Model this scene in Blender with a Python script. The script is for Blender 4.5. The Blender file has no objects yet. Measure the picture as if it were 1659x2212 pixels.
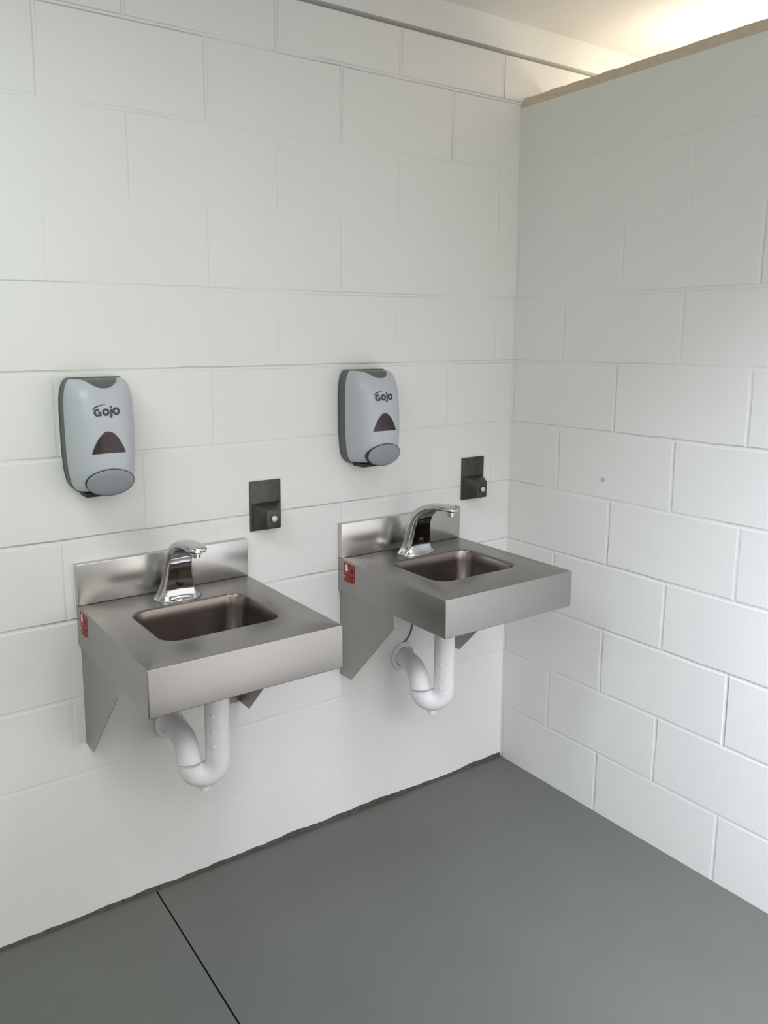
import bpy, bmesh, math, random
from mathutils import Vector, Matrix
random.seed(7)
sc = bpy.context.scene
COL = sc.collection
PI = math.pi
BK = 0.2032            # block course / half block
Z0 = -0.0047
XJ = -0.0773           # first head joint of the even bond on the back wall
YJ = 0.2122            # first head joint on the right wall
WTOP = 2.371           # recessed bed joint under the bond beam
CEIL = 2.467

# ------------------------------------------------------------------ helpers
def srgb(r, g, b):
    f = lambda c: ((c/255+0.055)/1.055)**2.4 if c/255 > 0.04045 else c/255/12.92
    return (f(r), f(g), f(b), 1)

def mesh_obj(name, verts, faces, mat=None, parent=None, smooth=None, loc=None, mats=None, fmat=None):
    me = bpy.data.meshes.new(name)
    me.from_pydata([tuple(v) for v in verts], [], faces)
    bm = bmesh.new(); bm.from_mesh(me)
    bmesh.ops.recalc_face_normals(bm, faces=bm.faces)
    bm.to_mesh(me); bm.free()
    for m in (mats or [mat]):
        me.materials.append(m)
    if fmat:
        for p, k in zip(me.polygons, fmat): p.material_index = k
    if smooth is not None:
        for p in me.polygons: p.use_smooth = True
        me.set_sharp_from_angle(angle=math.radians(smooth))
    me.update()
    o = bpy.data.objects.new(name, me)
    COL.objects.link(o)
    if parent is not None: o.parent = parent
    if loc: o.location = loc
    return o

def bm_obj(name, bm, mat, parent=None, smooth=None):
    bmesh.ops.recalc_face_normals(bm, faces=bm.faces)
    me = bpy.data.meshes.new(name); bm.to_mesh(me); bm.free()
    me.materials.append(mat)
    if smooth is not None:
        for p in me.polygons: p.use_smooth = True
        me.set_sharp_from_angle(angle=math.radians(smooth))
    o = bpy.data.objects.new(name, me); COL.objects.link(o)
    if parent is not None: o.parent = parent
    return o

def tag(o, label, cat, group=None, kind=None):
    o['label'] = label; o['category'] = cat
    if group: o['group'] = group
    if kind: o['kind'] = kind
    return o

def empty(name, loc):
    o = bpy.data.objects.new(name, None); COL.objects.link(o)
    o.empty_display_size = 0.05; o.location = loc
    return o

def copy_tree(o, loc):
    r = o.copy(); COL.objects.link(r); r.location = loc
    for ch in list(o.children):
        c = ch.copy(); COL.objects.link(c); c.parent = r
        for g in list(ch.children):
            d = g.copy(); COL.objects.link(d); d.parent = c
    return r

def box_bm(x0, x1, y0, y1, z0, z1, bev=0, seg=2):
    bm = bmesh.new()
    bmesh.ops.create_cube(bm, size=1)
    for v in bm.verts:
        v.co = Vector(((x0+x1)/2+v.co.x*(x1-x0), (y0+y1)/2+v.co.y*(y1-y0), (z0+z1)/2+v.co.z*(z1-z0)))
    if bev:
        bmesh.ops.bevel(bm, geom=bm.edges[:], offset=bev, segments=seg, profile=0.5, affect='EDGES')
    return bm

def loft(rings, cap0=False, cap1=False, closed=True):
    n = len(rings[0]); V = []; F = []
    for r in rings: V += [tuple(p) for p in r]
    for i in range(len(rings)-1):
        for j in range(n if closed else n-1):
            k = (j+1) % n
            F.append((i*n+j, i*n+k, (i+1)*n+k, (i+1)*n+j))
    if cap0: F.append(tuple(range(n)))
    if cap1: F.append(tuple(range((len(rings)-1)*n, len(rings)*n)))
    return V, F

def catmull(pts, sub):
    pts = [Vector(p) for p in pts]; out = []
    for i in range(len(pts)-1):
        p0 = pts[i-1] if i else 2*pts[0]-pts[1]
        p1, p2 = pts[i], pts[i+1]
        p3 = pts[i+2] if i+2 < len(pts) else 2*pts[-1]-pts[-2]
        for k in range(sub):
            t = k/sub
            out.append(0.5*((2*p1)+(p2-p0)*t+(2*p0-5*p1+4*p2-p3)*t*t+(3*p1-p0-3*p2+p3)*t**3))
    out.append(pts[-1].copy())
    return out

def tube(path, rad, n=24, cap=True):
    rings = []
    path = [Vector(p) for p in path]
    ref = None
    for i, p in enumerate(path):
        t = (path[min(i+1, len(path)-1)]-path[max(i-1, 0)]).normalized()
        if ref is None:
            ref = Vector((1, 0, 0)) if abs(t.x) < .9 else Vector((0, 1, 0))
        ref = (ref-t*ref.dot(t)).normalized(); b = t.cross(ref)
        r = rad[i] if isinstance(rad, (list, tuple)) else rad
        rings.append([p+(ref*math.cos(2*PI*k/n)+b*math.sin(2*PI*k/n))*r for k in range(n)])
    return loft(rings, cap, cap)

def rrect(x0, x1, y0, y1, r, z, seg=8):
    out = []
    for cx, cy, a0 in ((x1-r, y1-r, 0), (x0+r, y1-r, 90), (x0+r, y0+r, 180), (x1-r, y0+r, 270)):
        for k in range(seg+1):
            a = math.radians(a0+90*k/seg)
            out.append((cx+r*math.cos(a), cy+r*math.sin(a), z))
    return out

def join(*vf):
    V = []; F = []
    for v, f in vf:
        o = len(V); V += list(v); F += [tuple(i+o for i in q) for q in f]
    return V, F

# ------------------------------------------------------------------ materials
def new_mat(name):
    m = bpy.data.materials.new(name); m.use_nodes = True
    nt = m.node_tree; b = nt.nodes['Principled BSDF']
    return m, nt, b

def N(nt, typ, **kw):
    n = nt.nodes.new(typ)
    for k, v in kw.items(): setattr(n, k, v)
    return n

def mth(nt, op, a, b=None, c=None, clamp=False):
    n = N(nt, 'ShaderNodeMath', operation=op); n.use_clamp = clamp
    for i, v in enumerate((a, b, c)):
        if v is None: continue
        if isinstance(v, (int, float)): n.inputs[i].default_value = v
        else: nt.links.new(v, n.inputs[i])
    return n.outputs[0]

def noise(nt, scale, detail=3, vec=None, rough=.5):
    n = N(nt, 'ShaderNodeTexNoise'); n.inputs['Scale'].default_value = scale
    n.inputs['Detail'].default_value = detail; n.inputs['Roughness'].default_value = rough
    if vec is not None: nt.links.new(vec, n.inputs['Vector'])
    return n.outputs['Fac']

def ramp(nt, fac, stops):
    r = N(nt, 'ShaderNodeValToRGB'); e = r.color_ramp.elements
    while len(e) < len(stops): e.new(.5)
    for q, (p, c) in zip(e, stops): q.position = p; q.color = c
    nt.links.new(fac, r.inputs[0]); return r.outputs[0]

def simple(name, col, rough=.5, metal=0, bump=None, var=0, coat=0):
    m, nt, b = new_mat(name)
    b.inputs['Base Color'].default_value = col
    b.inputs['Roughness'].default_value = rough
    b.inputs['Metallic'].default_value = metal
    b.inputs['Coat Weight'].default_value = coat
    tc = N(nt, 'ShaderNodeTexCoord').outputs['Object']
    if var:
        f = noise(nt, 60, 3, tc)
        c = ramp(nt, f, [(.3, tuple(x*(1-var) for x in col[:3])+(1,)), (.7, tuple(min(1, x*(1+var)) for x in col[:3])+(1,))])
        nt.links.new(c, b.inputs['Base Color'])
    if bump:
        f = noise(nt, bump[0], 3, tc)
        bp = N(nt, 'ShaderNodeBump'); bp.inputs['Distance'].default_value = bump[1]; bp.inputs['Strength'].default_value = 1
        nt.links.new(f, bp.inputs['Height']); nt.links.new(bp.outputs[0], b.inputs['Normal'])
    return m

WALL_COL = srgb(232, 232, 228)
def block_wall(name, axis, off, even_shift, joints=True):
    """painted concrete block in running bond; axis = horizontal world axis of the wall"""
    m, nt, b = new_mat(name)
    b.inputs['Base Color'].default_value = WALL_COL
    b.inputs['Roughness'].default_value = .5
    b.inputs['Specular IOR Level'].default_value = .35
    tc = N(nt, 'ShaderNodeTexCoord').outputs['Object']
    sep = N(nt, 'ShaderNodeSeparateXYZ'); nt.links.new(tc, sep.inputs[0])
    h = sep.outputs[axis]; z = sep.outputs['Z']
    fine = noise(nt, 420, 2, tc); mid = noise(nt, 45, 4, tc, .6)
    bump_h = mth(nt, 'ADD', mth(nt, 'MULTIPLY', fine, .00012), mth(nt, 'MULTIPLY', mid, .00045))
    if joints:
        wob = mth(nt, 'MULTIPLY', mth(nt, 'SUBTRACT', noise(nt, 9, 3, tc), .5), .006)
        zz = mth(nt, 'DIVIDE', mth(nt, 'SUBTRACT', mth(nt, 'ADD', z, wob), Z0), BK)
        k = mth(nt, 'FLOOR', zz)
        fr = mth(nt, 'SUBTRACT', zz, k)
        dh = mth(nt, 'MULTIPLY', mth(nt, 'MINIMUM', fr, mth(nt, 'SUBTRACT', 1, fr)), BK)
        par = mth(nt, 'FLOORED_MODULO', k, 2)                # 1 on odd index
        sh = mth(nt, 'MULTIPLY', mth(nt, 'SUBTRACT', 1, par), BK) if even_shift else mth(nt, 'MULTIPLY', par, 0)
        hh = mth(nt, 'DIVIDE', mth(nt, 'ADD', mth(nt, 'SUBTRACT', mth(nt, 'ADD', h, wob), off), sh), 2*BK)
        hk = mth(nt, 'ROUND', hh)
        dv = mth(nt, 'MULTIPLY', mth(nt, 'ABSOLUTE', mth(nt, 'SUBTRACT', hh, hk)), 2*BK)
        # each joint segment has its own depth where paint fills it
        cmb = N(nt, 'ShaderNodeCombineXYZ'); nt.links.new(hk, cmb.inputs[0]); nt.links.new(k, cmb.inputs[1])
        wn = N(nt, 'ShaderNodeTexWhiteNoise'); wn.noise_dimensions = '3D'; nt.links.new(cmb.outputs[0], wn.inputs['Vector'])
        rv = wn.outputs['Value']
        patch = noise(nt, 2.6, 2, tc)
        pm = mth(nt, 'MULTIPLY', mth(nt, 'SUBTRACT', patch, .36), 5.0, clamp=True)
        def groove(d, w):
            t = mth(nt, 'SUBTRACT', 1, mth(nt, 'DIVIDE', d, w), clamp=True)
            return mth(nt, 'SMOOTH_MIN', mth(nt, 'MULTIPLY', t, 1.6), 1, .25)
        # how deep paint left each bed joint (by line) and each course's head joints
        if axis == 'X':
            bed = [0, .10, .25, .40, .85, 1.0, .55, .90, .75, .05, .55, 1.3, 0]
            head = [.22, .18, .28, .28, .45, .36, .45, .32, .38, .55, 1.1, 1.45, 0]
        else:
            bed = [0, .25, .32, .48, .62, .75, .75, .62, .55, .28, .36, 0, 0]
            head = [.65, .48, .70, .72, .70, .78, .66, .55, .55, .2, .12, 0, 0]
        def table(vals, kk):
            r = N(nt, 'ShaderNodeValToRGB'); r.color_ramp.interpolation = 'CONSTANT'; e = r.color_ramp.elements
            while len(e) < len(vals): e.new(.5)
            for i, v in enumerate(vals):
                e[i].position = i/16; e[i].color = (v/2, v/2, v/2, 1)
            nt.links.new(mth(nt, 'DIVIDE', mth(nt, 'ADD', kk, .5), 16), r.inputs[0]); return mth(nt, 'MULTIPLY', r.outputs[0], 2)
        gh = mth(nt, 'MULTIPLY', groove(dh, .0062), mth(nt, 'MULTIPLY', table(bed, mth(nt, 'ROUND', zz)), mth(nt, 'ADD', mth(nt, 'MULTIPLY', pm, .7), .3)))
        vam = mth(nt, 'MULTIPLY', table(head, k), mth(nt, 'ADD', mth(nt, 'MULTIPLY', rv, .6), .55))
        gv = mth(nt, 'MULTIPLY', groove(dv, .0062), mth(nt, 'MULTIPLY', vam, mth(nt, 'ADD', mth(nt, 'MULTIPLY', pm, .5), .5)))
        g = mth(nt, 'MAXIMUM', gh, gv)
        bump_h = mth(nt, 'SUBTRACT', bump_h, mth(nt, 'MULTIPLY', g, .0031))
    bp = N(nt, 'ShaderNodeBump'); bp.inputs['Distance'].default_value = 1; bp.inputs['Strength'].default_value = 1
    nt.links.new(bump_h, bp.inputs['Height']); nt.links.new(bp.outputs[0], b.inputs['Normal'])
    cn = noise(nt, 3.5, 4, tc)
    col = ramp(nt, cn, [(.3, tuple(c*.975 for c in WALL_COL[:3])+(1,)), (.7, WALL_COL)])
    if axis == 'Y':      # small round smudge on the paint
        vd = N(nt, 'ShaderNodeVectorMath', operation='DISTANCE'); nt.links.new(tc, vd.inputs[0]); vd.inputs[1].default_value = (0, -.388, 1.071)
        dd = mth(nt, 'ADD', vd.outputs['Value'], mth(nt, 'MULTIPLY', mth(nt, 'SUBTRACT', noise(nt, 120, 2, tc), .5), .006))
        msk = mth(nt, 'MULTIPLY', mth(nt, 'SUBTRACT', .0095, dd), 260, clamp=True)
        mx = N(nt, 'ShaderNodeMix', data_type='RGBA'); nt.links.new(mth(nt, 'MULTIPLY', msk, .75), mx.inputs['Factor'])
        nt.links.new(col, mx.inputs['A']); mx.inputs['B'].default_value = srgb(172, 168, 172); col = mx.outputs['Result']
    nt.links.new(col, b.inputs['Base Color'])
    return m

def floor_mat():
    m, nt, b = new_mat('painted_concrete_floor')
    tc = N(nt, 'ShaderNodeTexCoord').outputs['Object']
    n1 = noise(nt, 2.2, 5, tc, .6); n2 = noise(nt, 160, 2, tc)
    f = mth(nt, 'ADD', mth(nt, 'MULTIPLY', n1, .75), mth(nt, 'MULTIPLY', n2, .25))
    c = ramp(nt, f, [(.3, srgb(92, 94, 88)), (.7, srgb(100, 102, 96))])
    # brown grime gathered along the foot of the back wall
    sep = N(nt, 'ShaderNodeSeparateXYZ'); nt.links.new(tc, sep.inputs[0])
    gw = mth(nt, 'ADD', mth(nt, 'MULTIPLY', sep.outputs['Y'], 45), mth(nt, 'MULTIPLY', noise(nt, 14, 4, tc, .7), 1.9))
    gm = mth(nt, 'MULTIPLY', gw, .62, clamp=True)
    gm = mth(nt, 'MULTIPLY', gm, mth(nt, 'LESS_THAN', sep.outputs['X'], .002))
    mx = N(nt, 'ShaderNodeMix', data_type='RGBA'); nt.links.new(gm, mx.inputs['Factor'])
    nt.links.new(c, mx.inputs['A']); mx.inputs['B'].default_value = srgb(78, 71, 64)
    nt.links.new(mx.outputs['Result'], b.inputs['Base Color'])
    b.inputs['Roughness'].default_value = .42
    b.inputs['Specular IOR Level'].default_value = .45
    bp = N(nt, 'ShaderNodeBump'); bp.inputs['Distance'].default_value = 1; bp.inputs['Strength'].default_value = 1
    hh = mth(nt, 'ADD', mth(nt, 'MULTIPLY', noise(nt, 220, 2, tc), .00025), mth(nt, 'MULTIPLY', noise(nt, 5, 3, tc), .0012))
    nt.links.new(hh, bp.inputs['Height']); nt.links.new(bp.outputs[0], b.inputs['Normal'])
    return m

def steel(name, axis, base=(.60, .59, .57), rough=.30, stretch=(1, 60, 60)):
    """brushed stainless steel with fine streaks along one axis"""
    m, nt, b = new_mat(name)
    b.inputs['Metallic'].default_value = 1
    tc = N(nt, 'ShaderNodeTexCoord').outputs['Object']
    mp = N(nt, 'ShaderNodeMapping'); mp.inputs['Scale'].default_value = stretch; nt.links.new(tc, mp.inputs[0])
    st = noise(nt, 22, 3, mp.outputs[0], .6); bl = noise(nt, 9, 3, tc)
    c = ramp(nt, st, [(.3, tuple(x*.97 for x in base)+(1,)), (.7, tuple(x*1.02 for x in base)+(1,))])
    nt.links.new(c, b.inputs['Base Color'])
    r = mth(nt, 'ADD', mth(nt, 'MULTIPLY', st, .03), mth(nt, 'ADD', mth(nt, 'MULTIPLY', bl, .07), rough-.06))
    nt.links.new(r, b.inputs['Roughness'])
    return m

M = {}
M['back'] = block_wall('white_block_wall_back', 'X', XJ, True)
M['right'] = block_wall('white_block_wall_right', 'Y', -YJ, True)
M['paint'] = block_wall('white_wall_paint', 'X', 0, False, joints=False)
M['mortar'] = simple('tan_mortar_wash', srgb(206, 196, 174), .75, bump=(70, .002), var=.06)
M['ceil'] = simple('ceiling_paint', srgb(228, 225, 219), .7, bump=(120, .0005))
M['floor'] = floor_mat()
M['gap'] = simple('dark_floor_joint', srgb(22, 20, 18), .9)
M['seal'] = simple('dirty_sealant', srgb(74, 67, 61), .8, bump=(200, .001), var=.25)
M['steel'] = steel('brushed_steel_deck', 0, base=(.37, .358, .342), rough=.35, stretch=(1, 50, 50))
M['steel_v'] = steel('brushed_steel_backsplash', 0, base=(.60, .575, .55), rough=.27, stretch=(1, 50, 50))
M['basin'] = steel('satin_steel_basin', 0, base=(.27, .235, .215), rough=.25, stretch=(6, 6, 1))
M['bracket'] = steel('grey_steel_bracket', 0, base=(.38, .36, .345), rough=.40, stretch=(12, 12, 1))
M['chrome'] = simple('chrome', (.56, .565, .57, 1), .07, 1)
M['black'] = simple('black_sensor', (.008, .008, .009, 1), .25)
M['pvc'] = simple('white_soft_vinyl', srgb(242, 241, 243), .42, bump=(90, .0006))
M['cover'] = simple('light_grey_plastic', srgb(182, 186, 192), .36, bump=(700, .00008))
M['dgrey'] = simple('dark_grey_plastic', srgb(92, 95, 95), .45, bump=(500, .0001))
M['mgrey'] = simple('mid_grey_plastic', srgb(140, 144, 149), .42, bump=(600, .0001))
M['window'] = simple('dark_brown_window', srgb(44, 33, 33), .3, var=.5)
M['ink'] = simple('dark_grey_print', srgb(58, 66, 71), .5)
M['seam'] = simple('dark_seam', srgb(40, 44, 48), .6)
M['plate'] = simple('dark_grey_metal', srgb(80, 80, 76), .42, .7, bump=(180, .0004), var=.15)
M['button'] = simple('satin_button', (.62, .62, .60, 1), .5, .5)
M['red'] = simple('red_label', srgb(150, 40, 34), .5, var=.15)
M['lwhite'] = simple('label_white', srgb(225, 220, 215), .5)
M['ldark'] = simple('label_dark_red', srgb(70, 12, 14), .5)
M['cable'] = simple('grey_cable', srgb(120, 122, 118), .6)

# ------------------------------------------------------------------ the room
XL, YF, XR = -3.8, -2.15, 2.6
def slab(name, x0, x1, y0, y1, z0, z1, mat, label, cat):
    o = bm_obj(name, box_bm(x0, x1, y0, y1, z0, z1), mat)
    return tag(o, label, cat, kind='structure')

slab('wall_back', XL, XR, 0, .2, -.1, WTOP-.0075, M['back'], 'white painted concrete block wall behind the two sinks', 'wall')
slab('trim_1', XL, XR, .0005, .2, WTOP+.0075, CEIL, M['paint'], 'plain white top course between the recessed joint and the ceiling', 'trim')
slab('trim_2', XL, XR, .032, .2, WTOP-.0075, WTOP+.0075, M['paint'], 'recessed shadow joint line near the top of the back wall', 'trim')
slab('ceiling', XL-.2, XR+.2, YF-.2, .2, CEIL, CEIL+.12, M['ceil'], 'plain off-white ceiling over the block walls', 'ceiling')
slab('wall_left', XL-.2, XL, YF, .2, -.1, CEIL, M['paint'], 'white wall on the left end of the room', 'wall')
slab('wall_far', XR, XR+.2, YF, .2, -.1, CEIL, M['paint'], 'white wall beyond the partition', 'wall')

# right wall: a block partition stopping short of the ceiling, mortar wash along its top
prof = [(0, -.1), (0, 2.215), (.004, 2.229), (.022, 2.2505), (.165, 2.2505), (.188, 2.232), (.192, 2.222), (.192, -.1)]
ys = [0.0]+[-.04*i for i in range(1, 76)]
rings = []
for i, y in enumerate(ys):
    r = []
    for j, (x, z) in enumerate(prof):
        dz = random.uniform(-.0014, .0014) if 1 < j < 6 else 0
        dx = random.uniform(-.0012, .0012) if j in (2, 3) else 0
        r.append((x+dx, y, z+dz))
    rings.append(r)
V, F = loft(rings, True, True)
npf = len(prof)
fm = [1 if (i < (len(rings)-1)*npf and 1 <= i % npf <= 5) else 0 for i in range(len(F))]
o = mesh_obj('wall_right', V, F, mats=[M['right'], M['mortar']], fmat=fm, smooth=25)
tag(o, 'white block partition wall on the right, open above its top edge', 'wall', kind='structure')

# front wall behind the camera with a daylight doorway
dx0, dx1, dz1 = -1.10, -.10, 2.05
bmw = bmesh.new()
for (a, b_, c, d) in ((XL, -3.3, -.1, CEIL), (-3.3, -1.15, -.1, 1.5), (-3.3, -1.15, 2.3, CEIL), (-1.15, dx0, -.1, CEIL), (dx1, XR, -.1, CEIL), (dx0, dx1, dz1, CEIL)):  # high gap left of the doorway is added to go with the fill light
    t = box_bm(a, b_, YF-.2, YF, c, d); me = bpy.data.meshes.new('t'); t.to_mesh(me); t.free(); bmw.from_mesh(me); bpy.data.meshes.remove(me)
o = bm_obj('wall_front', bmw, M['paint'])
tag(o, 'white wall with an open doorway and an added high opening opposite the sinks', 'wall', kind='structure')

# floor in two pours with a saw-cut joint between them
def jx(y): return -1.3065+.0145*y
fv = []; ff = []; fm = []
def fquad(p, k):
    i = len(fv); fv.extend(p); ff.append((i, i+1, i+2, i+3)); fm.append(k)
w = .0021; D = -.015; yb, yf = .1, YF-.2
fquad([(XL-.1, yf, 0), (jx(yf)-w, yf, 0), (jx(yb)-w, yb, 0), (XL-.1, yb, 0)], 0)
fquad([(jx(yf)+w, yf, 0), (XR+.1, yf, 0), (XR+.1, yb, 0), (jx(yb)+w, yb, 0)], 0)
fquad([(jx(yf)-w, yf, 0), (jx(yf)-w, yf, D), (jx(yb)-w, yb, D), (jx(yb)-w, yb, 0)], 1)
fquad([(jx(yf)+w, yf, D), (jx(yf)+w, yf, 0), (jx(yb)+w, yb, 0), (jx(yb)+w, yb, D)], 1)
fquad([(jx(yf)-w, yf, D), (jx(yf)+w, yf, D), (jx(yb)+w, yb, D), (jx(yb)-w, yb, D)], 1)
o = mesh_obj('floor', fv, ff, mats=[M['floor'], M['gap']], fmat=fm)
for p in o.data.polygons:
    if p.material_index == 0 and p.normal.z < 0: o.data.flip_normals(); break
tag(o, 'grey painted concrete floor with one dark joint line', 'floor', kind='structure')

# ragged dark sealant line where the back wall meets the floor
rings = []
nx = 260; x0, x1 = -2.6, -.0005
hz = .010; wy = .007
for i in range(nx+1):
    x = x0+(x1-x0)*i/nx
    hz += random.uniform(-.0018, .0018); hz = min(.0155, max(.0055, hz))
    if x < -1.62: hz = min(hz, .007)
    wy += random.uniform(-.0012, .0012); wy = min(.015, max(.006, wy))
    rings.append([(x, .004, 0), (x, .004, hz), (x, -.001, hz), (x, -wy*.55, hz*.55), (x, -wy, .0006), (x, -wy, -.001)])
V, F = loft(rings, True, True)
tag(mesh_obj('baseboard_back', V, F, M['seal'], smooth=40), 'ragged dark grimy sealant line along the foot of the back wall', 'sealant', kind='structure')

# ------------------------------------------------------------------ wall-hung sinks
SW, SD = .466, .486            # width, depth
ZD, ZB = .850, .747            # deck height, bottom of apron
def make_sink():
    root = empty('wall_sink', (0, 0, 0))
    hx = SW/2
    hy0, hy1, hw, hr = -.366, -.140, .147, .042      # bowl opening
    # bowl: rolled rim, walls, floor
    R = [rrect(-hw-.005, hw+.005, hy0-.005, hy1+.005, hr+.005, ZD),
         rrect(-hw-.0015, hw+.0015, hy0-.0015, hy1+.0015, hr+.0015, ZD-.0012),
         rrect(-hw, hw, hy0, hy1, hr, ZD-.005),
         rrect(-hw+.004, hw-.004, hy0+.004, hy1-.004, hr, ZD-.03),
         rrect(-hw+.012, hw-.012, hy0+.010, hy1-.010, hr, ZD-.100),
         rrect(-hw+.018, hw-.018, hy0+.016, hy1-.016, hr, ZD-.116),
         rrect(-hw+.032, hw-.032, hy0+.030, hy1-.030, hr*.8, ZD-.126),
         rrect(-.060, .060, -.253-.05, -.253+.05, .03, ZD-.129),
         rrect(-.024, .024, -.253-.024, -.253+.024, .0239, ZD-.131)]
    V, F = loft(R, False, True)
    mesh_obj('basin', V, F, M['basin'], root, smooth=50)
    # deck with folded apron
    E = [rrect(-hw-.005, hw+.005, hy0-.005, hy1+.005, hr+.005, ZD),
         rrect(-hx+.004, hx-.004, -SD+.004, -.004, .004, ZD),
         rrect(-hx+.0012, hx-.0012, -SD+.0012, -.0012, .003, ZD-.0012),
         rrect(-hx, hx, -SD, -.0003, .003, ZD-.004),
         rrect(-hx, hx, -SD, -.0003, .003, ZB+.0015),
         rrect(-hx+.0012, hx-.0012, -SD+.0012, -.0015, .003, ZB),
         rrect(-hx+.016, hx-.016, -SD+.016, -.0163, .003, ZB),
         rrect(-hx+.016, hx-.016, -SD+.016, -.0163, .003, ZB+.0015),
         rrect(-hx+.0022, hx-.0022, -SD+.0022, -.0025, .002, ZB+.0015),
         rrect(-hx+.0022, hx-.0022, -SD+.0022, -.0025, .002, ZD-.004)]
    V, F = loft(E)
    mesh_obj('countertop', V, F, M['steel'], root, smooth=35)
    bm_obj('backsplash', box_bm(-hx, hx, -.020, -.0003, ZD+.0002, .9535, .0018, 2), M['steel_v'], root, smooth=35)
    # drain strainer
    pts = []
    for r, z in ((.0, .0005), (.012, .0008), (.016, .0025), (.021, .0032), (.0235, .001)):
        pts.append([(max(r, .0004)*math.cos(2*PI*k/24), -.253+max(r, .0004)*math.sin(2*PI*k/24), ZD-.131+z) for k in range(24)])
    V, F = loft(pts, True, False)
    mesh_obj('drain', V, F, M['chrome'], root, smooth=40)
    # gusset brackets
    for s, xo in ((-1, -hx+.0075), (1, hx-.026)):
        poly = [(-.0005, ZB-.0005), (-.268, ZB-.0005), (-.268, .706), (-.060, .4815), (-.018, .4805), (-.0005, .4805)]
        t = .002
        a = [(xo-t/2, y, z) for y, z in poly]; b_ = [(xo+t/2, y, z) for y, z in poly]
        V, F = loft([a, b_], True, True)
        # wall flange turned inward
        x_in = xo+(-s)*.030
        fb = box_bm(min(xo, x_in), max(xo, x_in), -.0026, -.0006, .4805, ZB-.0005)
        me = bpy.data.meshes.new('t'); fb.to_mesh(me); fb.free()
        V, F = join((V, F), ([tuple(v.co) for v in me.vertices], [tuple(p.vertices) for p in me.polygons])); bpy.data.meshes.remove(me)
        mesh_obj('bracket', V, F, M['bracket'], root)
    return root

def make_label(root):
    """red warning label on the left end of the apron"""
    hx = SW/2; x = -hx-.0006
    def plate(y0, y1, z0, z1, xo, t=.0004):
        bm = box_bm(xo-t, xo, y0, y1, z0, z1)
        me = bpy.data.meshes.new('t'); bm.to_mesh(me); bm.free()
        r = ([tuple(v.co) for v in me.vertices], [tuple(p.vertices) for p in me.polygons]); bpy.data.meshes.remove(me); return r
    V, F = plate(-.088, -.034, .785, .842, x+.0005)
    lab = mesh_obj('label_sticker', V, F, M['red'], root); lab['label'] = 'red label'
    # white pictogram: round head over a body with two short bars, and white text ticks
    def disc(cy, cz, ry, rz, n=20):
        return ([(x-.0003, cy+ry*math.cos(2*PI*k/n), cz+rz*math.sin(2*PI*k/n)) for k in range(n)], [tuple(range(n))])
    def bell():
        o = [(-.047+.0062*math.cos(PI*k/12), .8325+.0062*math.sin(PI*k/12)) for k in range(13)]
        o += [(-.0535, .829), (-.0550, .8225), (-.0535, .8185), (-.0475, .8175), (-.0415, .8185), (-.0400, .8225), (-.0410, .829)]
        return ([(x-.0003, y, z) for y, z in o], [tuple(range(len(o)))])
    parts = [bell()]
    V, F = join(*parts)
    mesh_obj('pictogram', V, F, M['lwhite'], lab)
    for pl_ in (plate(-.052, -.043, .8125, .8135, x), plate(-.040, -.037, .798, .804, x), plate(-.084, -.081, .785, .790, x)):
        mesh_obj('white_mark', pl_[0], pl_[1], M['lwhite'], lab)
    V, F = join(plate(-.079, -.069, .815, .829, x), plate(-.083, -.074, .805, .808, x), plate(-.079, -.055, .801, .8035, x), plate(-.083, -.060, .794, .7965, x), plate(-.083, -.070, .7885, .7905, x))
    mesh_obj('warning_text', V, F, M['ldark'], lab)

S1X, S2X = -1.245, -.4695
sink = make_sink(); make_label(sink); sink.location = (S1X, 0, 0)
tag(sink, 'stainless steel wall-hung sink nearer the camera, front left, with floor joint below', 'sink', 'stainless steel wall sinks')
sink_b = copy_tree(sink, (S2X, 0, 0))
tag(sink_b, 'stainless steel wall-hung sink farther back, beside the corner, with bright red label', 'sink', 'stainless steel wall sinks')

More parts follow.
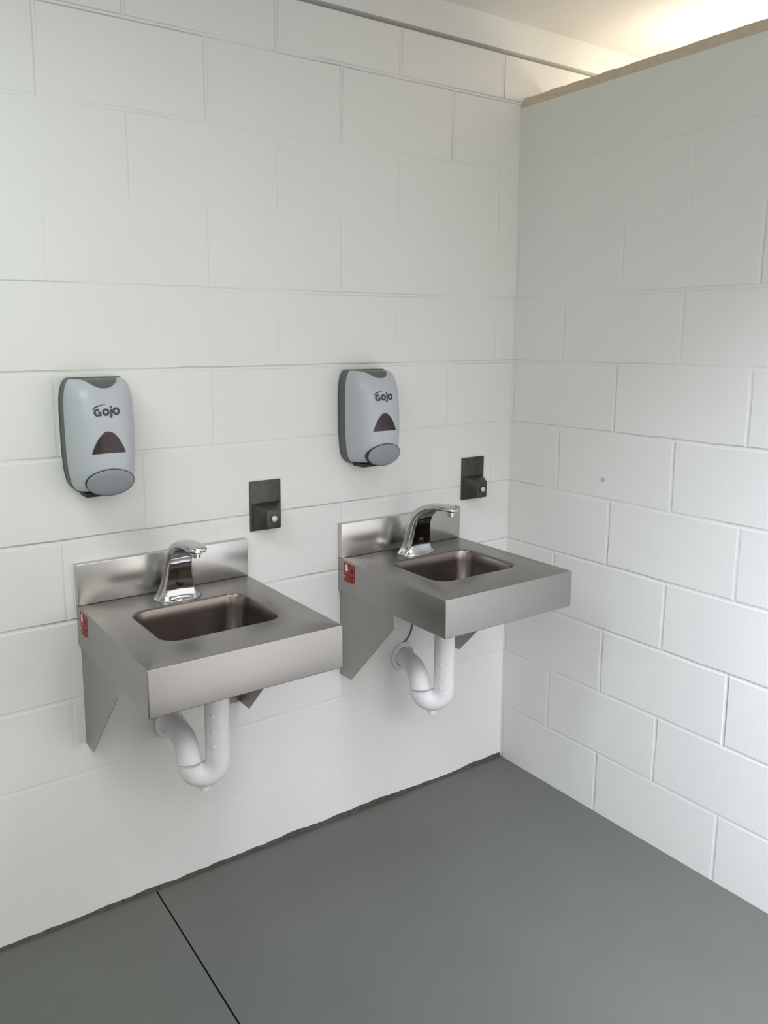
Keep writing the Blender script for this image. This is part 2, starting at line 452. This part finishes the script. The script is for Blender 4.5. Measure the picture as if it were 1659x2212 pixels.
# ------------------------------------------------------------------ faucets
def make_faucet():
    root = empty('faucet', (0, 0, 0))
    sec = [(-.086, .8503, 90, .062, .038), (-.086, .853, 90, .0615, .0375), (-.086, .858, 90, .057, .0365), (-.087, .868, 89, .0495, .0355),
           (-.090, .885, 86, .0430, .0345), (-.094, .910, 82, .0380, .033), (-.099, .936, 78, .0345, .031), (-.107, .958, 68, .0322, .028),
           (-.122, .978, 52, .0305, .0230), (-.144, .993, 35, .029, .0175), (-.172, 1.004, 19, .0280, .0130), (-.205, 1.0105, 7, .0270, .0103),
           (-.236, 1.0125, 1, .0255, .0090), (-.256, 1.0120, -2, .0228, .0084), (-.264, 1.0115, -4, .018, .0065), (-.267, 1.011, -4, .012, .004)]
    sec = [(y+.088, z, a, w, d) for y, z, a, w, d in sec]      # origin under the middle of the foot
    n = 48; rings = []
    for i, (y, z, ang, hw, hd) in enumerate(sec):
        a = math.radians(ang)
        nrm = Vector((0, -math.cos(a), math.sin(a)))          # spine direction
        v = Vector((0, -math.sin(a), -math.cos(a)))           # towards the front / underside
        flat = max(0, min(1, (i-1)/3)) if i < 10 else max(0, 1-(i-9)/2)
        r = []
        for k in range(n):
            t = 2*PI*k/n; e = 2/2.35
            cu = math.copysign(abs(math.cos(t))**e, math.cos(t)); cv = math.copysign(abs(math.sin(t))**e, math.sin(t))
            if cv > 0:
                lim = 1-.42*flat
                cv = min(cv, lim+.06*flat*abs(cu))            # slightly hollow front face between two ridges
            r.append(Vector((0, y, z))+Vector((1, 0, 0))*hw*cu+v*hd*cv)
        rings.append(r)
    # spine refinement
    fine = []
    for j in range(n):
        fine.append(catmull([rings[i][j] for i in range(len(rings))], 5))
    rings = [[fine[j][i] for j in range(n)] for i in range(len(fine[0]))]
    V, F = loft(rings, True, True)
    mesh_obj('spout_body', V, F, M['chrome'], root, smooth=32)
    # aerator
    V, F = tube([(0, -.1545, 1.005), (0, -.1545, .9985), (0, -.1545, .9978), (0, -.1545, .991)], [.0125, .0125, .0108, .0105], 28)
    mesh_obj('aerator', V, F, M['chrome'], root, smooth=40)
    # sensor eye on the hollow front face
    V, F = tube([(0, -.016, .8925), (0, -.0268, .8925), (0, -.0276, .8925)], [.0078, .0078, .0066], 28)
    mesh_obj('sensor_eye', V, F, M['black'], root, smooth=40)
    return root
fc = make_faucet(); fc.location = (S1X-.003, -.088, 0); fc.rotation_euler.z = math.radians(-5)
tag(fc, 'chrome sensor faucet on the nearer sink, front left', 'faucet', 'chrome sensor faucets')
fc2 = copy_tree(fc, (S2X-.005, -.088, 0)); fc2.rotation_euler.z = math.radians(-.5)
tag(fc2, 'chrome sensor faucet on the farther sink beside the corner', 'faucet', 'chrome sensor faucets')

# ------------------------------------------------------------------ drain traps in white covers
def make_trap():
    root = empty('drain_trap', (0, 0, 0))
    r = .0302
    lx, ly = -.059, .0385                 # rising leg of the bend, beside the tailpiece
    wx, wy = .015, .2155                  # where the arm meets the wall
    V, F = tube([(0, 0, .704), (0, 0, .60), (0, 0, .442)], [r*.97, r, r*1.02], 32)
    parts = [(V, F)]
    for z in (.655, .61, .57, .53, .49, .455):       # snap studs of the cover's seam
        parts.append(tube([(-.87*r*q, -.50*r*q, z) for q in (.95, 1.08, 1.11)], [.0055, .0042, .0016], 12))
    V, F = join(*parts)
    mesh_obj('tailpiece_cover', V, F, M['pvc'], root, smooth=40)
    bend = []
    for k in range(25):
        a = PI*k/24; f = (1-math.cos(a))/2
        bend.append((lx*f, ly*f, .443-.0365*math.sin(a)))
    V, F = tube(bend, r*1.04, 32)
    mesh_obj('trap_bend', V, F, M['pvc'], root, smooth=40)
    def on(f, z): return (lx+(wx-lx)*f, ly+(wy-ly)*f, z)
    arm = catmull([on(0, .442), on(.02, .452), on(.12, .474), on(.30, .484), on(.55, .482), on(.985, .470)], 7)
    V, F = tube(arm, r, 32)
    mesh_obj('trap_arm', V, F, M['pvc'], root, smooth=40)
    ring = [[(wx+q*math.cos(2*PI*k/36), wy-.0015+y, .470+q*math.sin(2*PI*k/36)) for k in range(36)] for q, y in ((.034, .0005), (.0365, -.010), (.041, -.008), (.047, -.003), (.0475, .0005))]
    V, F = loft(ring)
    mesh_obj('escutcheon', V, F, M['pvc'], root, smooth=40)
    px, py = lx*.5, ly*.5
    V, F = tube([(px, py, .381), (px, py, .366), (px, py, .3635)], [.0135, .0125, .0095], 20)
    mesh_obj('cleanout_plug', V, F, M['pvc'], root, smooth=40)
    return root
tr = make_trap(); tr.location = (-.465, -.2155, .012)
tag(tr, 'white covered drain trap hanging under the farther sink', 'drain pipe', 'white drain traps')
tr2 = copy_tree(tr, (-1.2065, -.2125, .012)); tr2.rotation_euler.z = math.radians(15)
tag(tr2, 'white covered drain trap hanging under the nearer sink, front left', 'drain pipe', 'white drain traps')

# thin cable down the wall to the farther trap
cab = catmull([(-.395, -.003, .66), (-.413, -.003, .585), (-.424, -.003, .553), (-.435, -.003, .538), (-.447, -.004, .530)], 6)
V, F = tube(cab, .0022, 10)
tag(mesh_obj('thin_cable', V, F, M['cable'], None, smooth=40), 'thin grey cable on the wall above the farther drain pipe', 'cable')

# ------------------------------------------------------------------ soap dispensers
def interp(tab, x):
    if x <= tab[0][0]: return tab[0][1]
    for (a, p), (b_, q) in zip(tab, tab[1:]):
        if x <= b_: return p+(q-p)*(x-a)/(b_-a)
    return tab[-1][1]
HW = [(1.134, .048), (1.139, .055), (1.146, .0625), (1.157, .068), (1.170, .071), (1.185, .0735), (1.226, .0765), (1.287, .0775), (1.335, .0775), (1.36, .0765), (1.380, .0735), (1.392, .070), (1.400, .0655), (1.405, .059)]
PROF = catmull([(.030, 1.4035, 0), (.055, 1.4032, 0), (.078, 1.4, 0), (.096, 1.388, 0), (.110, 1.366, 0), (.120, 1.33, 0), (.126, 1.285, 0), (.129, 1.235, 0), (.1285, 1.195, 0), (.124, 1.165, 0), (.114, 1.149, 0), (.09, 1.142, 0), (.06, 1.1395, 0), (.030, 1.139, 0)], 5)
SN = 3.1
NV = len(PROF)-1
def sv(v):
    i = min(int(v), NV-1); t = v-i
    return PROF[i].lerp(PROF[i+1], t)
def cov(x, v, off=0):
    p = sv(v); d, z = p.x, p.y; hw = interp(HW, z)
    s = min(1, abs(x)/hw)
    sy = (1-s**SN)**(1/SN)
    y = -(.030+(d-.030)*sy)
    if off:
        e = .002
        a = cov(x+e, v); b_ = cov(x-e, v); c = cov(x, min(NV, v+.05)); d_ = cov(x, max(0, v-.05))
        n = (a-b_).cross(c-d_)
        if n.length > 1e-12:
            n.normalize()
            if n.y > 0 and n.z < .2: n = -n
            elif n.z < -.2 and v < NV*.4: n = -n
            return Vector((x, y, z))+n*off
    return Vector((x, y, z))
def v_of_z(z):
    lo, hi = NV*.08, NV*.8
    for _ in range(50):
        m = (lo+hi)/2
        if sv(m).y > z: lo = m
        else: hi = m
    return (lo+hi)/2

def patch(poly, off, rings=6, zmode=True):
    """lay a closed outline on the curved cover; poly in (x, z) or (x, v)"""
    cx = sum(p[0] for p in poly)/len(poly); cz = sum(p[1] for p in poly)/len(poly)
    R = []
    for i in range(1, rings+1):
        f = i/rings
        q = [(cx+(a-cx)*f, cz+(b_-cz)*f) for a, b_ in poly]
        R.append([cov(a, v_of_z(b_) if zmode else b_, off) for a, b_ in q])
    V, F = loft(R); c = len(V); V.append(tuple(cov(cx, v_of_z(cz) if zmode else cz, off)))
    n = len(poly)
    F += [(c, k, (k+1) % n) for k in range(n)]
    return V, F
def stroke(pts, w, off, closed=False):
    """printed stroke of width w (number or list) laid on the cover"""
    pts = [Vector((p[0], p[1])) for p in pts]; n = len(pts); L = []; Rr = []
    for i, p in enumerate(pts):
        if closed: t = pts[(i+1) % n]-pts[i-1]
        else: t = pts[min(i+1, n-1)]-pts[max(i-1, 0)]
        t.normalize(); nn = Vector((-t.y, t.x)); ww = (w[i] if isinstance(w, list) else w)/2
        L.append(p+nn*ww); Rr.append(p-nn*ww)
    V = [tuple(cov(p.x, v_of_z(p.y), off)) for p in L+Rr]
    F = [(i, (i+1) % n, n+(i+1) % n, n+i) for i in range(n if closed else n-1)]
    return V, F
def ell(cx, cz, rx, rz, a0, a1, n=28):
    return [(cx+rx*math.cos(math.radians(a0+(a1-a0)*k/n)), cz+rz*math.sin(math.radians(a0+(a1-a0)*k/n))) for k in range(n+1)]

def make_dispenser():
    root = empty('soap_dispenser', (0, 0, 0))
    # wall plate: outline extruded, small round-over
    zs = sorted({z for z, _ in HW})
    out = [(interp(HW, z), z) for z in zs]+[(-interp(HW, z), z) for z in reversed(zs)]
    def ring(y, g): return [(x+math.copysign(g, x), y, z+(g if z > 1.3 else -g)) for x, z in out]
    V, F = loft([ring(-.0006, -.003), ring(-.0012, .0005), ring(-.031, .0012), ring(-.0335, .0002)], True, True)
    mesh_obj('wall_plate', V, F, M['dgrey'], root, smooth=40)
    # moulded cover
    nu = 44; rings = []
    for i in range(NV+1):
        p = sv(i); hw = interp(HW, p.y); r = []
        for k in range(nu+1):
            a = -PI/2+PI*k/nu
            s = math.copysign(abs(math.sin(a))**(2/SN), a)
            r.append(cov(s*hw, i))
        rings.append(r)
    V, F = loft(rings, closed=False)
    mesh_obj('cover', V, F, M['cover'], root, smooth=60)
    # dark grip recess over the top edge
    vt = v_of_z(1.383)
    poly = [(.047*math.copysign(abs(math.cos(t))**.85, math.cos(t)), .3+(vt-.3)*math.sin(t)**1.15) for t in [PI*k/40 for k in range(41)]]
    V, F = patch(poly, .0007, 8, zmode=False)
    mesh_obj('grip_recess', V, F, M['dgrey'], root, smooth=60)
    # sight window: arched triangle
    half = [(.0385, 1.2365), (.0372, 1.2400), (.0348, 1.2475), (.0302, 1.2575), (.0238, 1.2690), (.0155, 1.2785), (.0085, 1.2840), (.0, 1.2862)]
    poly = half+[(-x, z) for x, z in reversed(half[:-1])]
    poly += [(-.0385+.077*k/10, 1.2352+.0008*math.sin(PI*k/10)) for k in range(0, 11)]
    poly = [(x-.004, z) for x, z in poly]
    V, F = patch(poly, .0006)
    mesh_obj('sight_window', V, F, M['window'], root, smooth=60)
    # printed name
    zc = 1.3305; off = .0006; P = []; q = -.002
    P.append(stroke(ell(q-.0222, zc-.0012, .0064, .0066, 55, 325), .0052, off))          # G
    P.append(stroke([(q-.0216, zc-.0012), (q-.0140, zc-.0012)], .0040, off))
    P.append(stroke([(q-.0162, zc-.001), (q-.0162, zc-.0092)], .0046, off))
    P.append(stroke(ell(q-.0035, zc-.0008, .0060, .0060, 0, 348, 26), .0054, off, True))   # o
    P.append(stroke(catmull([(q+.0090, zc+.0066, 0), (q+.0092, zc-.006, 0), (q+.0082, zc-.0104, 0), (q+.0044, zc-.0122, 0)], 5), .0050, off))   # j
    P.append(stroke([(q+.0090, zc+.0088), (q+.0092, zc+.0134)], [.0062, .0036], off))
    P.append(stroke(ell(q+.0206, zc+.0004, .0062, .0062, 0, 348, 26), .0056, off, True))   # o
    sw = catmull([(q-.0325, zc+.0050, 0), (q-.0285, zc+.0098, 0), (q-.0225, zc+.0128, 0), (q-.0120, zc+.0155, 0), (q-.0010, zc+.0168, 0)], 5)
    P.append(stroke(sw, [.0014+.0016*math.sin(PI*min(1, k/14)) if k < 10 else .0030*max(.12, 1-(k-10)/10.5) for k in range(21)], off))
    V, F = join(*P)
    mesh_obj('logo', V, F, M['ink'], root)
    # oval push bar at the lower front, with its dark joint line
    def oval(sx, dz0, y_top, y_bot, bulge, ringsf, y_off=0):
        R = []
        cz, rz = 1.1665, .0315
        for f, bl in ringsf:
            r = []
            for k in range(56):
                t = 2*PI*k/56
                x = sx*f*math.cos(t)-.0025; z = cz+dz0+(rz+(sx-.0558))*f*math.sin(t)
                yy = y_top+(y_bot-y_top)*(1-(z-(cz-rz))/(2*rz))
                # follow the cover's cross-bow
                bow = .003*(abs(x)/.0585)**2
                r.append((x, yy+bow-bl*bulge+y_off, z))
            R.append(r)
        return loft(R, True, True)
    V, F = oval(.0558, 0, -.1330, -.118, .004, [(.90, -9.0), (.99, -1.2), (1.0, -.2), (.985, .15), (.93, .4), (.75, .72), (.5, .9), (.25, .98), (.02, 1.0)])
    mesh_obj('push_bar', V, F, M['mgrey'], root, smooth=50)
    V, F = oval(.0571, .0004, -.1322, -.1172, .004, [(.92, -8.0), (1.0, 0), (.97, .1)])
    mesh_obj('push_bar_seam', V, F, M['seam'], root, smooth=50)
    bm_obj('nozzle_housing', box_bm(-.050, .020, -.082, -.030, 1.1275, 1.1392, .004, 2), M['seam'], root, smooth=40)
    return root
ds = make_dispenser(); ds.location = (-1.4135, 0, 0)
tag(ds, 'light grey soap dispenser with dark sight window, on the wall above the nearer sink', 'soap dispenser', 'wall soap dispensers')
ds2 = copy_tree(ds, (-.622, 0, 0))
tag(ds2, 'light grey soap dispenser with dark sight window, on the wall above the farther sink', 'soap dispenser', 'wall soap dispensers')

# ------------------------------------------------------------------ push-button plates
def make_plate():
    root = empty('push_button_plate', (0, 0, 0))
    bm_obj('mounting_plate', box_bm(-.0485, .0485, -.0045, -.0006, .9675, 1.1075, .0012, 2), M['plate'], root, smooth=40)
    A = [(-.043, -.0044, .9725), (.043, -.0044, .9725), (.043, -.0044, 1.046), (-.043, -.0044, 1.046)]
    B = [(-.0205, -.050, .9795), (.0205, -.050, .9795), (.0205, -.050, 1.031), (-.0205, -.050, 1.031)]
    bm = bmesh.new()
    va = [bm.verts.new(p) for p in A]; vb = [bm.verts.new(p) for p in B]
    bm.faces.new(va); bm.faces.new(vb)
    for i in range(4): bm.faces.new((va[i], va[(i+1) % 4], vb[(i+1) % 4], vb[i]))
    bmesh.ops.recalc_face_normals(bm, faces=bm.faces)
    bmesh.ops.bevel(bm, geom=bm.edges[:], offset=.0016, segments=2, profile=.5, affect='EDGES')
    bm_obj('housing', bm, M['plate'], root, smooth=40)
    cz = 1.0075
    rg = [[(q*math.cos(2*PI*k/28), y, cz+q*math.sin(2*PI*k/28)) for k in range(28)] for q, y in ((.0108, -.0498), (.0108, -.0508), (.0092, -.0509))]
    V, F = loft(rg, False, True)
    bez = mesh_obj('button_collar', V, F, M['black'], root, smooth=40)
    V, F = tube([(0, -.049, cz), (0, -.0555, cz), (0, -.0567, cz), (0, -.0572, cz)], [.0085, .0085, .0074, .004], 28)
    b_ = mesh_obj('button', V, F, M['button'], root, smooth=40); b_['label'] = 'round silver button'
    return root
pp = make_plate(); pp.location = (-.9465, 0, 0)
tag(pp, 'dark metal push-button plate between the two sinks, silver button showing', 'push button', 'push-button plates')
pp2 = copy_tree(pp, (-.170, 0, 0))
tag(pp2, 'dark metal push-button plate near the corner above the farther sink', 'push button', 'push-button plates')

# ------------------------------------------------------------------ light
def area(name, loc, target, sx, sy, power, col):
    L = bpy.data.lights.new(name, 'AREA'); L.shape = 'RECTANGLE'; L.size = sx; L.size_y = sy; L.energy = power; L.color = col
    o = bpy.data.objects.new(name, L); COL.objects.link(o); o.location = loc
    d = Vector(target)-Vector(loc); o.rotation_euler = d.to_track_quat('-Z', 'Y').to_euler()
    return o
area('doorway_daylight', ((dx0+dx1)/2, YF+.02, 1.02), ((dx0+dx1)/2, 0, 1.02), 1.0, 2.0, 9.2, (1.0, .92, .88))
dk = area('doorway_sky', ((dx0+dx1)/2, YF+.1, 1.3), (-.15, YF+.95, .15), .9, .9, 5.2, (.84, .88, 1.0))
dk.data.spread = math.radians(80)
wl = area('added_high_fill', (-2.2, YF+.02, 1.9), (-2.0, YF+1.02, .95), 2.2, .76, 7.5, (1.0, .95, .92))  # added fill light high on the front wall, lifts the left side
wl.data.spread = math.radians(120)
cf = area('added_cool_fill', (-.7, -1.7, CEIL-.03), (-.45, -1.5, 0), 1.0, .3, 16.5, (.76, .80, 1.0))  # added cool overhead fill for the lower right wall and floor
cf.data.spread = math.radians(92)
area('ceiling_fixture', (-2.4, -.9, CEIL-.03), (-2.4, -.9, 0), 1.2, .35, 16.0, (.86, 1.0, .96))
def point(name, loc, power, col, r):
    L = bpy.data.lights.new(name, 'POINT'); L.energy = power; L.color = col; L.shadow_soft_size = r
    o = bpy.data.objects.new(name, L); COL.objects.link(o); o.location = loc
point('stall_lamp', (.80, -.50, 1.92), 12, (1.0, .95, .84), .12)
point('stall_wall_lamp', (.50, -.36, 2.27), 3.6, (1.0, .85, .66), .07)

wd = bpy.data.worlds.new('World'); sc.world = wd; wd.use_nodes = True
wd.node_tree.nodes['Background'].inputs[0].default_value = (.75, .85, 1.0, 1)
wd.node_tree.nodes['Background'].inputs[1].default_value = .3

# ------------------------------------------------------------------ camera
cam = bpy.data.cameras.new('Camera'); co = bpy.data.objects.new('Camera', cam); COL.objects.link(co)
az, el, ro, fpx = .5818, -.16103, -.00255, 1741.16
fw = Vector((math.sin(az)*math.cos(el), math.cos(az)*math.cos(el), math.sin(el)))
rt = Vector((math.cos(az), -math.sin(az), 0)); up = rt.cross(fw)
r2 = rt*math.cos(ro)+up*math.sin(ro); u2 = -rt*math.sin(ro)+up*math.cos(ro)
mtx = Matrix((r2, u2, -fw)).transposed().to_4x4(); mtx.translation = (-1.99516, -1.94379, 1.49697)
co.matrix_world = mtx
cam.sensor_fit = 'VERTICAL'; cam.sensor_height = 36; cam.sensor_width = 27
cam.lens = fpx*36/2212
cam.shift_x = 108.63/2212; cam.shift_y = -94.13/2212
cam.clip_start = .02
sc.camera = co

vs = sc.view_settings
sc.display_settings.display_device = 'sRGB'
vs.view_transform = 'Standard'; vs.look = 'None'; vs.gamma = 1; vs.exposure = 0.0; vs.use_curve_mapping = False
